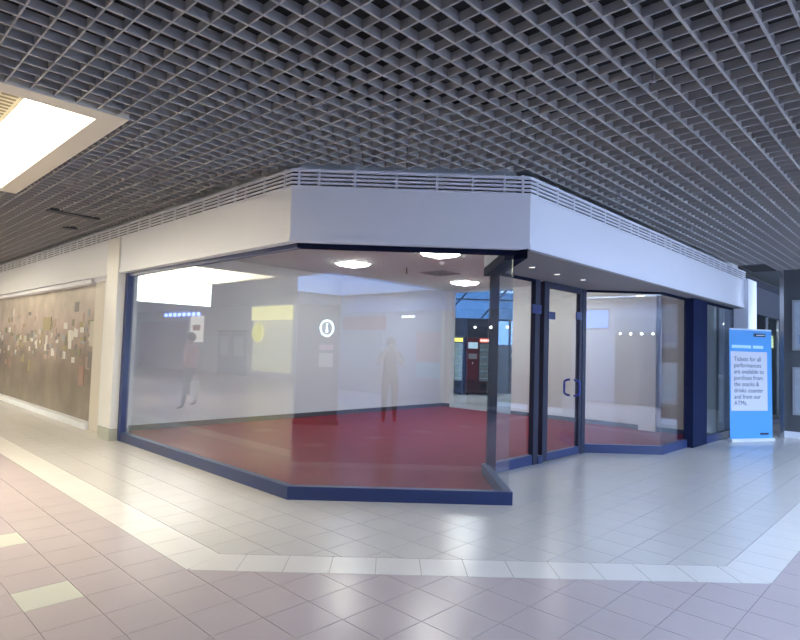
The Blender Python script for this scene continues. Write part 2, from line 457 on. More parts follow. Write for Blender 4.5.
# --- fascia runs with vent grilles
FP = [U2(-36.9, 3.18), (3.18 / S2 - 5.49, 5.49), (-2.95 / S2 + 5.49, 5.49), U2(-2.95, 12.72)]
FL = ['cream-lit long white fascia above the left shop window and mural', 'short white fascia facing the viewer over the front window', 'pale blue-lit white fascia running right over the entrance']
def lerp(p, q, t): return (p[0] + (q[0] - p[0]) * t, p[1] + (q[1] - p[1]) * t)
front_bars = [298, 318, 354, 396, 437, 473, 505, 524]
for i in range(3):
    root = thing('trim_%d' % (i + 1), FL[i], 'fascia', (*lerp(FP[i], FP[i + 1], .5), FBOT), kind='structure')
    MB().prism(seg(FP, i, 0.0, 0.10), FBOT, 2.985).build('fascia_panel', WHITE, root)
    MB().prism(seg(FP, i, -0.012, 0.10), FBOT - 0.012, FBOT + 0.035).build('bottom_lip', WHITE, root)
    MB().prism(seg(FP, i, 0.085, 0.10), 2.985, FTOP).build('vent_backing', DARK, root)
    z = 2.985
    for q in range(5):
        h = 0.03 if q == 4 else 0.021
        zz = 2.985 + q * 0.0385
        zz = min(zz, FTOP - h)
        MB().prism(seg(FP, i, -0.004, 0.012), zz, zz + h).build('slat', WHITE, root)
    A_, B_ = Vector(FP[i]), Vector(FP[i + 1]); L = (B_ - A_).length; d = (B_ - A_) / L; nrm = Vector((-d.y, d.x))
    if i == 1: ts = [((px - 291) / 241.0) * L for px in front_bars]
    else:
        s = 0.12; ts = []
        while s < (17.5 if i == 0 else L - 0.05):
            ts.append(L - s if i == 0 else s); s += random.choice((0.36, 0.36, 0.36, 0.22, 0.40))
    for s in ts:
        c0 = A_ + d * (s - 0.011); c1 = A_ + d * (s + 0.011)
        pl = [tuple(c0 - nrm * 0.006), tuple(c1 - nrm * 0.006), tuple(c1 + nrm * 0.012), tuple(c0 + nrm * 0.012)]
        MB().prism(pl, 2.985, FTOP).build('vent_bar', WHITE, root)
# bulkhead between the glass line and the ceiling
bk = MB()
PB = [U2(-36.9, 3.30)] + GP[1:-1] + [U2(-3.2, 13.2)]
for i in range(len(PB) - 1): bk.prism(seg(PB, i, 0.0, 0.08), FBOT, 3.9)
struct('wall_bulkhead', bk, WALLM, 'plaster bulkhead above the shop glass inside the fascia', 'wall')
# soffit over the recessed entrance
so = MB()
so.prism([FP[2], GP[2], GP[3], GP[4], GP[5], U2(-3.2, 12.72), FP[3]], 2.44, FBOT - 0.001)
SOFFIT = struct('trim_4', so, SOFF, 'dark taupe soffit over the recessed glass entrance', 'soffit')
for k, (px, py) in enumerate(((532, 267), (557, 274), (583, 279.5))):
    q = at(px, py, 2.44)
    r = thing('recessed_downlight', ['recessed downlight in the soffit nearest the front window corner', 'middle recessed downlight in the entrance soffit', 'recessed downlight in the soffit farthest along, above the door'][k], 'downlight', (q.x, q.y, 2.44), 'entrance soffit downlights')
    MB().tube([(q.x, q.y, 2.434), (q.x, q.y, 2.44)], 0.048, 20).build('bezel', CHROME, r)
    MB().tube([(q.x, q.y, 2.432), (q.x, q.y, 2.435)], 0.033, 20).build('lamp_face', mat('small_lamp', (.9, .9, .85), .4, emit=(1, .95, .85), estr=.7), r)

# --- shopfront windows
WL = ['long shop window along the left walkway, frameless glass on a blue plinth', 'front shop window facing the viewer, glass on a blue plinth',
      'narrow return window running back beside the entrance', 'sidelight window left of the glass door', 'bay window right of the glass door', 'angled bay window before the navy pier']
def window(n, i, t0=0.0, t1=1.0, lab=None, path=GP):
    a, b = lerp(path[i], path[i + 1], t0), lerp(path[i], path[i + 1], t1)
    root = thing('window_%d' % n, lab or WL[n - 1], 'window', (*lerp(a, b, .5), 0), kind='structure')
    def cut(x0, x1):
        s = seg(path, i, x0, x1); return [lerp(s[0], s[1], t0), lerp(s[0], s[1], t1), lerp(s[3], s[2], t1), lerp(s[3], s[2], t0)]
    MB().prism(cut(-0.02, 0.06), 0.0, 0.125).build('plinth', BLUEL, root)
    MB().prism(cut(-0.015, 0.06) if i != 2 or path is not GP else cut(-0.10, 0.085), 2.412 if i != 2 else 2.37, FBOT - 0.002).build('header', HEADM if n != 1 else BLUE, root)
    MB().prism(cut(0.012, 0.024), 0.12, 2.42 if n != 3 else 2.38).build('pane', GLASS if n != 3 else RETGLASS, root)
    return root
w1 = window(1, 0); w2 = window(2, 1); w3 = window(3, 2)
MB().ubox(-8.86, -8.76, 3.265, 3.36, 0, FBOT).build('jamb', BLUE, w1)
MB().box(1.192, 1.292, 6.86, 6.95, 0, 2.437).build('corner_post', HEADM, w3)
# door wall: sidelight, post, gap, door leaf, post
DL = math.dist(GP[3], GP[4]); v3 = (GP[3][0] + GP[3][1]) * S2
def tv(v): return (v - v3) / DL
w4 = window(4, 3, 0.0, tv(6.72))
MB().ubox(-4.07, -4.0, 6.70, 6.82, 0, 2.438).build('mullion', NAVY, w4)
MB().ubox(-4.00, -3.985, 6.60, 6.83, 1.985, 2.10).build('patch_fitting', BLUE, w4)
w5 = window(5, 4)
w6 = window(6, 5)
MB().ubox(-4.07, -4.0, 8.05, 8.16, 0, 2.438).build('mullion', NAVY, w5)
dr = thing('door_1', 'glass shop door with a blue D pull handle, hinged on navy stiles', 'door', P(-4.03, 7.5, 0), kind='structure')
MB().ubox(-4.07, -4.0, 6.93, 7.06, 0.012, 2.438).build('stile', NAVY, dr)
MB().ubox(-4.065, -4.005, 7.96, 8.04, 0.012, 2.438).build('stile', NAVY, dr)
MB().ubox(-4.06, -4.0, 7.06, 7.96, 0.012, 0.115).build('bottom_rail', BLUEL, dr)
MB().ubox(-4.06, -4.0, 7.06, 7.96, 2.36, 2.438).build('top_rail', NAVY, dr)
MB().ubox(-4.037, -4.025, 7.055, 7.965, 0.11, 2.365).build('pane', GLASS, dr)
MB().ubox(-4.00, -3.985, 7.02, 7.20, 1.93, 2.03).build('patch_fitting', BLUE, dr)
MB().ubox(-4.00, -3.985, 7.82, 8.0, 1.97, 2.08).build('patch_fitting', BLUE, dr)
HB = mat('blue_handle_enamel', (0.02, 0.045, 0.33), 0.3)
for sgn, base in ((1, -4.0), (-1, -4.07)):
    pts = []
    for t in range(13):
        a = math.pi * t / 12
        pts.append(P(base + sgn * 0.085 * min(1, math.sin(a) * 1.5), 7.80 if True else 0, 0.975 + 0.115 * math.cos(a)))
    MB().tube(pts, 0.017, 10).build('pull_handle', HB, dr, smooth=True)
th = MB(); th.ubox(-4.08, -3.99, 6.82, 6.93, 0, 0.10); th.build('threshold', BLUEL, dr)
# navy pier and last pane
pier = struct('wall_pier', MB().ubox(-3.24, -3.09, 10.10, 10.82, 0, FBOT), mat('pier_navy_matt', (0.010, 0.016, 0.055), 0.75, 0.1, spec=0.12), 'navy blue pier between the bay window and the last pane', 'pier', bevel=0.004)
GP2 = [U2(-3.11, 10.82), U2(-3.11, 12.45)]
window(7, 0, lab='last shop window pane right of the navy pier, beside the banner', path=GP2)
struct('wall_added_backing', MB().ubox(-3.42, -3.36, 10.82, 12.45, 0.0, FBOT), NAVY, 'dark backing panel behind the last shop window pane', 'panel')  # dark sheet added so the pane looks dark and reflections show
struct('trim_5', MB().ubox(-3.25, -3.12, 12.45, 12.58, 0, FBOT), NAVY, 'navy end post beside the white pilaster', 'post')
struct('wall_pilaster', MB().ubox(-3.3, -2.87, 12.58, 13.22, 0, 3.02), WHITE, 'white pilaster ending the shop fascia behind the banner', 'pilaster', bevel=0.004)

# --- shop interior
cp = MB(); inner = offset_pts(GP, 0.06)
cp.prism(inner + [U2(-3.26, 11.6), U2(-9.6, 11.6), U2(-9.6, 3.35)], 0.0, 0.014)
tag(cp.build('carpet', CARPET), 'worn red carpet covering the empty shop floor', 'carpet', kind='structure')
ic = MB(); ic.prism(inner + [U2(-3.26, 11.6), U2(-9.6, 11.6), U2(-9.6, 3.37)], ICEIL, ICEIL + 0.06)
SHOPC = struct('ceiling_shop', ic, mat('shop_ceiling_tile', (0.74, 0.81, 0.81), 0.8, 0.05, 1.5), 'plain pale ceiling inside the empty shop', 'ceiling')
bw = MB(); bw.ubox(-9.75, -9.6, 3.29, 11.75, 0, 3.9)
struct('wall_back', bw, WALLM, 'long white back wall of the empty shop', 'wall')
rw = MB(); rw.ubox(-9.6, -9.38, 11.6, 11.75, 0, 3.9); rw.ubox(-7.53, -3.2, 11.6, 11.75, 0, 3.9); rw.ubox(-9.38, -7.53, 11.6, 11.75, 2.96, 3.9)
rw.ubox(-4.53, -4.2, 11.50, 11.6, 0.014, ICEIL)
struct('wall_right', rw, WALLM, 'white side wall of the shop with an open doorway', 'wall')
SKIRT = mat('charcoal_skirting', (0.055, 0.05, 0.055), 0.6)
struct('baseboard_back', MB().ubox(-9.6, -9.58, 3.36, 11.6, 0.014, 0.10), SKIRT, 'dark skirting along the shop back wall', 'skirting')
bb = MB(); bb.ubox(-9.6, -9.38, 11.58, 11.6, 0.014, 0.10); bb.ubox(-7.53, -4.53, 11.58, 11.6, 0.014, 0.10); bb.ubox(-4.2, -3.26, 11.58, 11.6, 0.014, 0.10)
struct('baseboard_right', bb, SKIRT, 'dark skirting along the shop side wall', 'skirting')
PANEL = mat('square_light_diffuser', (0.9, 0.9, 0.85), 0.4, emit=(1.0, 0.97, 0.90), estr=PANEL_L)
for (u, v, lab) in ((-7.9, 6.88, 'square recessed shop light, leftmost on the shop ceiling'), (-5.87, 6.93, 'square recessed shop light close behind the front window header'),
                    (-7.9, 10.2, 'square recessed shop light deepest in, near the doorway'), (-5.87, 10.2, 'square recessed shop light above the entrance side of the shop')):
    r = thing('recessed_light_panel', lab, 'ceiling light', P(u, v, ICEIL), 'square shop ceiling lights')
    s = 0.25
    for (a, b, c, d) in ((-s, s, s - .025, s), (-s, s, -s, -s + .025), (-s, -s + .025, -s + .025, s - .025), (s - .025, s, -s + .025, s - .025)):
        MB().ubox(u + a, u + b, v + c, v + d, ICEIL - 0.012, ICEIL).build('bezel', WHITE, r)
    ds = MB(); rings = []
    for (k_, z_) in ((s - .025, ICEIL - .012), (s - .06, ICEIL - .05), (s - .14, ICEIL - .068)):
        rings.append([P(u - k_, v - k_, z_), P(u + k_, v - k_, z_), P(u + k_, v + k_, z_), P(u - k_, v + k_, z_)])
    for a_, b_ in zip(rings, rings[1:]):
        for w_ in range(4): ds.poly([a_[w_], a_[(w_ + 1) % 4], b_[(w_ + 1) % 4], b_[w_]])
    ds.poly(rings[-1]); ds.build('diffuser', PANEL, r)
r = thing('air_diffuser', 'grey square air diffuser between the shop ceiling lights', 'air vent', P(-7.4, 8.75, ICEIL), None)
GV = mat('grey_diffuser_metal', (0.30, 0.31, 0.31), 0.5)
for q in range(4):
    s = 0.29 - q * 0.07; t = 0.03
    b = MB()
    for (a, bq, c, d) in ((-s, s, s - t, s), (-s, s, -s, -s + t), (-s, -s + t, -s + t, s - t), (s - t, s, -s + t, s - t)):
        b.ubox(-7.4 + a, -7.4 + bq, 8.75 + c, 8.75 + d, ICEIL - 0.016 + q * 0.003, ICEIL)
    b.build('louvre_ring', GV, r)
MB().ubox(-7.69, -7.11, 8.46, 9.04, ICEIL - 0.002, ICEIL).build('backing', SLOT, r)
q = P(-7.4, 7.78, ICEIL)
r = thing('sprinkler_head', 'small dark sprinkler drop on the shop ceiling beside the grey diffuser', 'sprinkler', q)
MB().tube([(q[0], q[1], ICEIL), (q[0], q[1], ICEIL - 0.11)], 0.012, 10).build('drop_pipe', mat('dark_brass', (.12, .1, .08), .4, metal=.6), r)
MB().tube([(q[0], q[1], ICEIL - 0.01), (q[0], q[1], ICEIL + 0.001)], 0.04, 16).build('ceiling_rose', WHITE, r)
MB().tube([(q[0], q[1], ICEIL - 0.125), (q[0], q[1], ICEIL - 0.118)], 0.028, 14).build('deflector', MATS['dark_brass'], r)
q = P(-6.45, 7.67, ICEIL)
r = thing('smoke_detector', 'small white smoke detector on the shop ceiling near the window header', 'smoke detector', q)
MB().tube([(q[0], q[1], ICEIL), (q[0], q[1], ICEIL - 0.02)], 0.055, 20).build('mounting_base', WHITE, r)
MB().tube([(q[0], q[1], ICEIL - 0.02), (q[0], q[1], ICEIL - 0.05)], [0.048, 0.03], 20).build('sensor_head', WHITE, r)

# ================================================================== LEFT: column, mural wall
PALE = mat('pale_column_paint', (0.76, 0.76, 0.75), 0.4, 0.04)
col = thing('wall_column', 'white square column between the left window and the mural', 'column', P(-8.95, 3.2, 0), kind='structure')
MB().ubox(-9.33, -8.86, 3.155, 3.42, 0.17, 2.985).build('column_shaft', PALE, col, bevel=0.01)
MB().ubox(-9.335, -8.855, 3.145, 3.43, 0.0, 0.17).build('column_foot', mat('grey_green_plinth', (0.46, 0.48, 0.42), 0.45, 0.1), col, bevel=0.006)
struct('wall_left', MB().ubox(-36.9, -9.5, 3.40, 3.55, 0, 3.9), CREAM, 'wall behind the printed mural on the left walkway', 'wall')
struct('trim_6', MB().ubox(-10.2, -9.33, 3.30, 3.40, 0, FBOT), mat('beige_post_paint', (0.66, 0.62, 0.55), 0.5, 0.06), 'beige post beside the white column at the mural edge', 'post')
struct('baseboard_left', MB().ubox(-36.9, -10.2, 3.24, 3.41, 0, 0.10), WHITE, 'white skirting under the mural', 'skirting')
struct('trim_7', MB().ubox(-36.9, -10.2, 3.22, 3.41, 2.385, 2.45), WHITE, 'white rail along the top of the mural', 'rail')
struct('trim_8', MB().ubox(-36.9, -9.34, 3.27, 3.40, 2.40, FBOT), WHITE, 'white board between mural rail and fascia', 'board')
def mural_mat():
    M = bpy.data.materials.new('mural_print'); M.use_nodes = True; nt = M.node_tree; b = nt.nodes['Principled BSDF']
    N = nt.nodes.new; Lk = nt.links.new
    tc = N('ShaderNodeTexCoord'); mp = N('ShaderNodeMapping'); mp.inputs['Scale'].default_value = (1, 1, 1)
    Lk(tc.outputs['Object'], mp.inputs['Vector'])
    sx = N('ShaderNodeSeparateXYZ'); Lk(tc.outputs['Object'], sx.inputs[0])
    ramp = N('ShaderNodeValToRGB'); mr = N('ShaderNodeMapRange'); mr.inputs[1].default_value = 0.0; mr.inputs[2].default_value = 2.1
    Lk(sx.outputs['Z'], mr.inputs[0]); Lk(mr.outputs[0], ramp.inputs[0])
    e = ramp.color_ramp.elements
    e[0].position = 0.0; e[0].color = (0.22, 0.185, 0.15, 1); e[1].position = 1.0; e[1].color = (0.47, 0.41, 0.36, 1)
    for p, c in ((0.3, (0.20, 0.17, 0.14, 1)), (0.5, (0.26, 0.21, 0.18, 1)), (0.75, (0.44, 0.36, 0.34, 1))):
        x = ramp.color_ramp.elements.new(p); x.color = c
    nz = N('ShaderNodeTexNoise'); nz.inputs['Scale'].default_value = 1.6; nz.inputs['Detail'].default_value = 6; Lk(mp.outputs[0], nz.inputs['Vector'])
    m1 = N('ShaderNodeMix'); m1.data_type = 'RGBA'; m1.blend_type = 'OVERLAY'; m1.inputs[0].default_value = 0.7
    Lk(ramp.outputs[0], m1.inputs[6]); Lk(nz.outputs['Fac'], m1.inputs[7])
    Lk(m1.outputs[2], b.inputs['Base Color']); b.inputs['Roughness'].default_value = 0.4
    return M
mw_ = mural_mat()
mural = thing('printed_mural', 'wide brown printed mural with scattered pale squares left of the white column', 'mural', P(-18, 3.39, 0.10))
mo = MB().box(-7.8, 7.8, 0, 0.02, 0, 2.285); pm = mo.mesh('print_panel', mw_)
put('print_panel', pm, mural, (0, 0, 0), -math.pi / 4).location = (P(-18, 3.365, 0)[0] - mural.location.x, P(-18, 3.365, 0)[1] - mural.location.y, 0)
PC = [mat('print_ink_%s' % n, c, 0.45, 0.3, 9) for n, c in (('cream', (.62, .60, .53)), ('pink', (.50, .38, .34)), ('white', (.82, .82, .79)), ('ochre', (.42, .36, .20)), ('olive', (.31, .30, .20)), ('blue', (.40, .43, .48)), ('slate', (.25, .24, .24)), ('coral', (.45, .28, .24)))]
rnd = random.Random(3)
for k in range(170):
    u = -10.3 - rnd.random() ** 1.2 * 8.5; z = min(1.95, max(0.55, rnd.gauss(1.34, 0.27)))
    w, h = rnd.uniform(.08, .24), rnd.uniform(.06, .18)
    if z < 1.0: w *= 1.2; h *= 1.5
    mi = rnd.choice((0, 2, 2, 1, 1, 5, 6, 4, 3)) if z > 1.0 else rnd.choice((1, 3, 4, 6, 7, 4))
    MB().ubox(u - w, u, 3.361 - 0.0001 * (k % 20), 3.366, z, z + h).build('printed_square', PC[mi], mural)
for (u, w, z, h, mi) in ((-10.32, .24, 1.35, .42, 0), (-10.35, .24, .98, .28, 6), (-10.75, .25, .66, .34, 7), (-12.8, .55, 1.62, .26, 3), (-11.5, .2, 1.42, .2, 2)):
    MB().ubox(u - w, u, 3.356, 3.366, z, z + h).build('printed_square', PC[mi], mural)

# ================================================================== RIGHT: end wall, next frontage
ew = struct('wall_end', MB().ubox(-2.40, 5.15, 13.12, 13.27, 0, 3.9), GREYW, 'slate grey wall closing the walkway on the far right', 'wall')
struct('trim_9', MB().ubox(-2.45, -2.38, 13.07, 13.28, 0, CEIL), CHROME, 'chrome corner strip on the edge of the grey wall', 'corner strip')
struct('baseboard_end', MB().ubox(-2.38, 5.0, 13.09, 13.12, 0, 0.12), WHITE, 'white skirting at the foot of the grey end wall', 'skirting')
for k, (z0, z1) in enumerate(((1.66, 2.62), (0.44, 1.34))):
    r = thing('wall_poster', ['upper framed pale poster on the grey end wall', 'lower framed pale poster on the grey end wall'][k], 'poster', P(-1.9, 13.12, z0), 'posters on the grey wall')
    MB().ubox(-2.25, -1.55, 13.09, 13.12, z0, z1).build('frame', mat('poster_frame_grey', (.35, .37, .41), .4), r)
    MB().ubox(-2.21, -1.59, 13.083, 13.092, z0 + .04, z1 - .04).build('print', mat('poster_sheet_%d' % k, ((.52, .60, .70), (.50, .56, .64))[k], .35, 0.5, 5), r)
    MB().ubox(-2.15, -1.75, 13.080, 13.084, z0 + .12, z0 + .30).build('print_block', mat('poster_block_%d' % k, ((.25, .33, .5), (.30, .40, .48))[k], .4), r)
nf = thing('trim_10', 'dark blue-grey fascia of the next frontage beyond the white pilaster', 'fascia', P(-3.0, 15.5, FBOT), kind='structure')
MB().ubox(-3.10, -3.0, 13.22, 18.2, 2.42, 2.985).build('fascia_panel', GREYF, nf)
MB().ubox(-3.08, -3.04, 13.22, 18.2, 2.985, FTOP).build('vent_backing', SLOT, nf)
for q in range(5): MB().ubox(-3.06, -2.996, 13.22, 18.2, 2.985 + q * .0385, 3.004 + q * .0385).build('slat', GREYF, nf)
w8 = thing('window_8', 'dark glazed frontage with chrome mullions beyond the white pilaster', 'window', P(-3.05, 15.5, 0), kind='structure')
for v in (13.9, 15.0, 16.1, 17.2): MB().ubox(-3.08, -3.03, v - .025, v + .025, 0, 2.42).build('mullion', CHROME, w8)
for a, b in ((13.22, 13.87), (13.93, 14.97), (15.03, 16.07), (16.13, 17.17)): MB().ubox(-3.06, -3.048, a, b, 0.1, 2.42).build('pane', GLASS, w8)
MB().ubox(-3.08, -3.03, 13.22, 18.2, 0, 0.1).build('plinth', NAVY, w8)
struct('wall_next_unit', MB().ubox(-4.6, -4.5, 11.75, 18.2, 0, 3.9), GREYW, 'dark back wall of the next frontage', 'wall')
struct('ceiling_next_unit', MB().ubox(-4.5, -2.4, 13.28, 18.2, 3.25, 3.3), GREYW, 'dark low ceiling beyond the grey end wall', 'ceiling')
struct('wall_passage_end', MB().ubox(-4.6, -1.0, 18.2, 18.35, 0, 3.9), GREYW, 'dark wall closing the passage behind the banner', 'wall')
r = thing('menu_lightbox', 'green and yellow lit menu box behind the dark glazing beyond the banner', 'lightbox', P(-3.58, 17.2, 1.75))
MB().ubox(-3.62, -3.54, 16.3, 18.1, 1.75, 2.15).build('housing', mat('dark_plastic', (.03, .03, .035), .4), r)
MB().ubox(-3.54, -3.53, 16.35, 18.05, 1.79, 2.11).build('lit_face', mat('menu_glow', (.5, .6, .3), .5, emit=(.75, .95, .5), estr=1.5), r)
r = thing('counter', 'dark counter behind the glazing beyond the banner', 'counter', P(-4.1, 15.6, 0))
MB().ubox(-4.4, -3.9, 14.2, 17.6, 0, 1.0).build('counter_body', mat('counter_laminate', (.10, .12, .13), .5), r)
MB().ubox(-4.42, -3.85, 14.15, 17.65, 1.0, 1.05).build('counter_top', mat('counter_stone', (.42, .40, .34), .3), r)
for k, (u, v) in enumerate(((-3.5, 14.2), (-3.9, 15.0))):
    r = thing('spotlight', ['bright round spotlight behind the dark glazing next to the pilaster', 'second round spotlight deeper behind the dark glazing'][k], 'spotlight', P(u, v, 2.25), 'spotlights in the next frontage')
    c = P(u, v, 2.32)
    MB().tube([(c[0], c[1], 3.25), (c[0], c[1], 2.36)], 0.012, 8).build('stem', CHROME, r)
    MB().tube([(c[0], c[1], 2.38), (c[0] - .02, c[1] - .06, 2.28)], [0.05, 0.07], 14).build('spot_head', CHROME, r)
    MB().ball((c[0] - .02, c[1] - .065, 2.28), 0.055, 10, 6).build('bulb', mat('spot_bulb', (1, .97, .9), .4, emit=(1, .95, .85), estr=SPOT_L), r, smooth=True)

# roll-up banner stand
b0, b1 = Vector((6.04, 10.135, 0)), Vector((6.985, 10.40, 0))
bd = (b1 - b0).normalized(); bn = Vector((bd.y, -bd.x, 0)); BW = (b1 - b0).length
ban = thing('rollup_banner', 'blue roll-up banner stand with a white ticket notice, beside the white pilaster', 'banner stand', tuple((b0 + b1) / 2))
def bq(s0, s1, d0, d1, z0, z1, lean=0.0):      # a box along the banner, s from its left edge, d towards the viewer
    mb = MB(); pts = []
    for z in (z0, z1):
        for s, d in ((s0, d0), (s1, d0), (s1, d1), (s0, d1)):
            p = b0 + bd * s + bn * (d - lean * z); pts.append((p.x, p.y, z))
    mb.v = pts; mb.f = [(0, 1, 2, 3), (7, 6, 5, 4), (0, 4, 5, 1), (1, 5, 6, 2), (2, 6, 7, 3), (3, 7, 4, 0)]; mb.mi = [0] * 6
    bm = bmesh.new(); return mb
SKYB = mat('banner_sky_blue', (0.075, 0.33, 0.72), 0.5, scale=0.6, col2=(0.055, 0.27, 0.64))
bq(0, BW, -0.05, 0.05, 0.0, 0.055).build('base_cassette', mat('banner_base_silver', (.72, .74, .78), .3, metal=.3), ban, bevel=0.006)
bq(0.005, BW - 0.005, -0.004, 0.0, 0.05, 2.0, 0.012).build('printed_sheet', SKYB, ban)
bq(0.015, BW - 0.015, -0.015, 0.008, 1.985, 2.012, 0.012).build('top_rail', mat('banner_rail', (.55, .65, .8), .3), ban)
bq(BW / 2 - .01, BW / 2 + .01, -0.05, -0.03, 0.05, 1.99).build('support_pole', CHROME, ban)
bq(0.035, BW - 0.115, 0.0, 0.002, 0.545, 1.60, 0.012).build('notice_panel', mat('notice_white', (.56, .58, .66), .5), ban)
bq(0.56, 0.83, 0.0, 0.004, 1.875, 1.935, 0.012).build('logo_block', mat('logo_navy', (.02, .025, .06), .4), ban)
bq(0.69, 0.88, 0.0, 0.004, 0.115, 0.15, 0.012).build('footer_mark', MATS['logo_navy'], ban)
INK = mat('notice_ink', (0.05, 0.08, 0.16), 0.6)
INKL = mat('banner_pale_ink', (0.42, 0.68, 0.90), 0.6)
lines = ['Tickets for all', 'performances', 'are available to', 'purchase from', 'the snacks &', 'drinks counter', 'and from our', 'ATMs.']
for k, t in enumerate(lines):
    z = 1.43 - k * 0.112
    p = b0 + bd * 0.10 + bn * (0.004 - 0.012 * z); text_obj('notice_text', t, 0.112, INK, frame_on((p.x, p.y, z), bd), ban)
for s0, s1 in ((0.06, 0.50), (0.54, 0.78)): bq(s0, s1, 0.0, 0.002, 1.66, 1.715, 0.012).build('heading_strip', INKL, ban)
p = b0 + bn * (0.007 - 0.012 * 1.905)
MB().tube([(*(p + bd * .62).xy, 1.902), (*(p + bd * .80).xy, 1.908)], 0.009, 6).build('logo_stroke', mat('logo_silver', (.6, .65, .72), .4), ban)

# ================================================================== FOYER beyond the doorway
FOY = mat('foyer_dark_paint', (0.014, 0.02, 0.042), 0.6, 0.15)
fw = MB(); fw.box(-2.5, 3.72, 20.3, 20.45, 0, 2.62); fw.box(4.75, 9.2, 20.3, 20.45, 0, 2.62); fw.box(3.72, 4.75, 20.3, 20.45, 2.56, 2.62); fw.box(-2.5, 9.2, 20.3, 20.45, 3.8, 3.92)
struct('wall_foyer', fw, FOY, 'dark foyer wall behind the vending machines', 'wall')
fs = MB(); fs.prism([U2(-9.75, 11.75), (1.30, 15.2), (-1.0, 20.4), (-1.2, 20.4)], 0, 3.9); fs.prism([(9.0, 16.6), (9.15, 16.6), (9.15, 20.4), (9.0, 20.4)], 0, 3.9)
struct('wall_foyer_sides', fs, FOY, 'dark side walls of the foyer beyond the shop', 'wall')
w9 = thing('window_9', 'blue daylight clerestory with dark roof struts above the vending machines', 'window', (3.3, 20.35, 2.9), kind='structure')
TR = mat('strut_paint', (0.05, 0.07, 0.12), 0.5)
MB().box(-2.5, 9.2, 20.36, 20.372, 2.62, 3.8).build('pane', DIMSKYGLASS, w9)
for k in range(9):
    x = -2.0 + k * 1.3
    MB().tube([(x, 20.28, 2.64), (x + 1.0, 20.28, 3.8)], 0.03, 8).build('strut', TR, w9)
MB().box(-2.5, 9.2, 20.28, 20.34, 3.27, 3.32).build('transom', TR, w9)
w10 = thing('window_10', 'bright narrow glazed opening right of the vending machines', 'window', (4.15, 20.35, 0), kind='structure')
MB().box(3.72, 4.75, 20.36, 20.372, 0, 2.56).build('pane', DIMPALEGLASS, w10)
for x in (3.72, 4.20, 4.70): MB().box(x, x + .06, 20.3, 20.4, 0, 2.56).build('mullion', TR, w10)
MB().box(3.78, 4.70, 20.34, 20.35, 0.0, 1.72).build('lower_panel', mat('frosted_blue_panel', (.16, .20, .30), .5), w10)
for k in range(4):
    pts = [(4.42 + 0.10 * math.cos(a) * (1 if True else 0), 20.335, 2.25 - k * 0.30 + 0.10 * math.sin(a)) for a in [math.radians(40 + 280 * t / 12) for t in range(13)]]
    MB().tube(pts, 0.02, 6).build('vinyl_letter', mat('white_vinyl', (.85, .88, .92), .5), w10)
for k, x in enumerate((2.4, 5.2)):  # lamps added to lift the light in the foyer
    r = thing('added_foyer_light', ['flush lamp on the foyer ceiling in front of the vending machines', 'flush lamp on the foyer ceiling before the bright glazed opening'][k], 'ceiling light', (x, 17.9, 3.86), 'foyer ceiling lamps')
    MB().box(x - .9, x + .9, 17.6, 18.2, 3.86, 3.92).build('lamp_tray', WHITE, r); MB().box(x - .85, x + .85, 17.65, 18.15, 3.85, 3.862).build('diffuser', mat('added_foyer_glow', (.9, .95, 1), .4, emit=(.75, .87, 1), estr=22), r)
ft = MB().prism([U2(-9.75, 11.78), U2(-4.65, 11.78), U2(-4.65, 16.5), (8.9, 16.7), (8.9, 20.28), (-0.9, 20.28)], -.004, 0.0)
struct('floor_foyer', ft, T_BAND, 'pale foyer floor beyond the shop doorway', 'floor')
portal('foyer_portal', (3.3, 20.5, 3.2), (0, -1, 0), 11.5, 1.2)

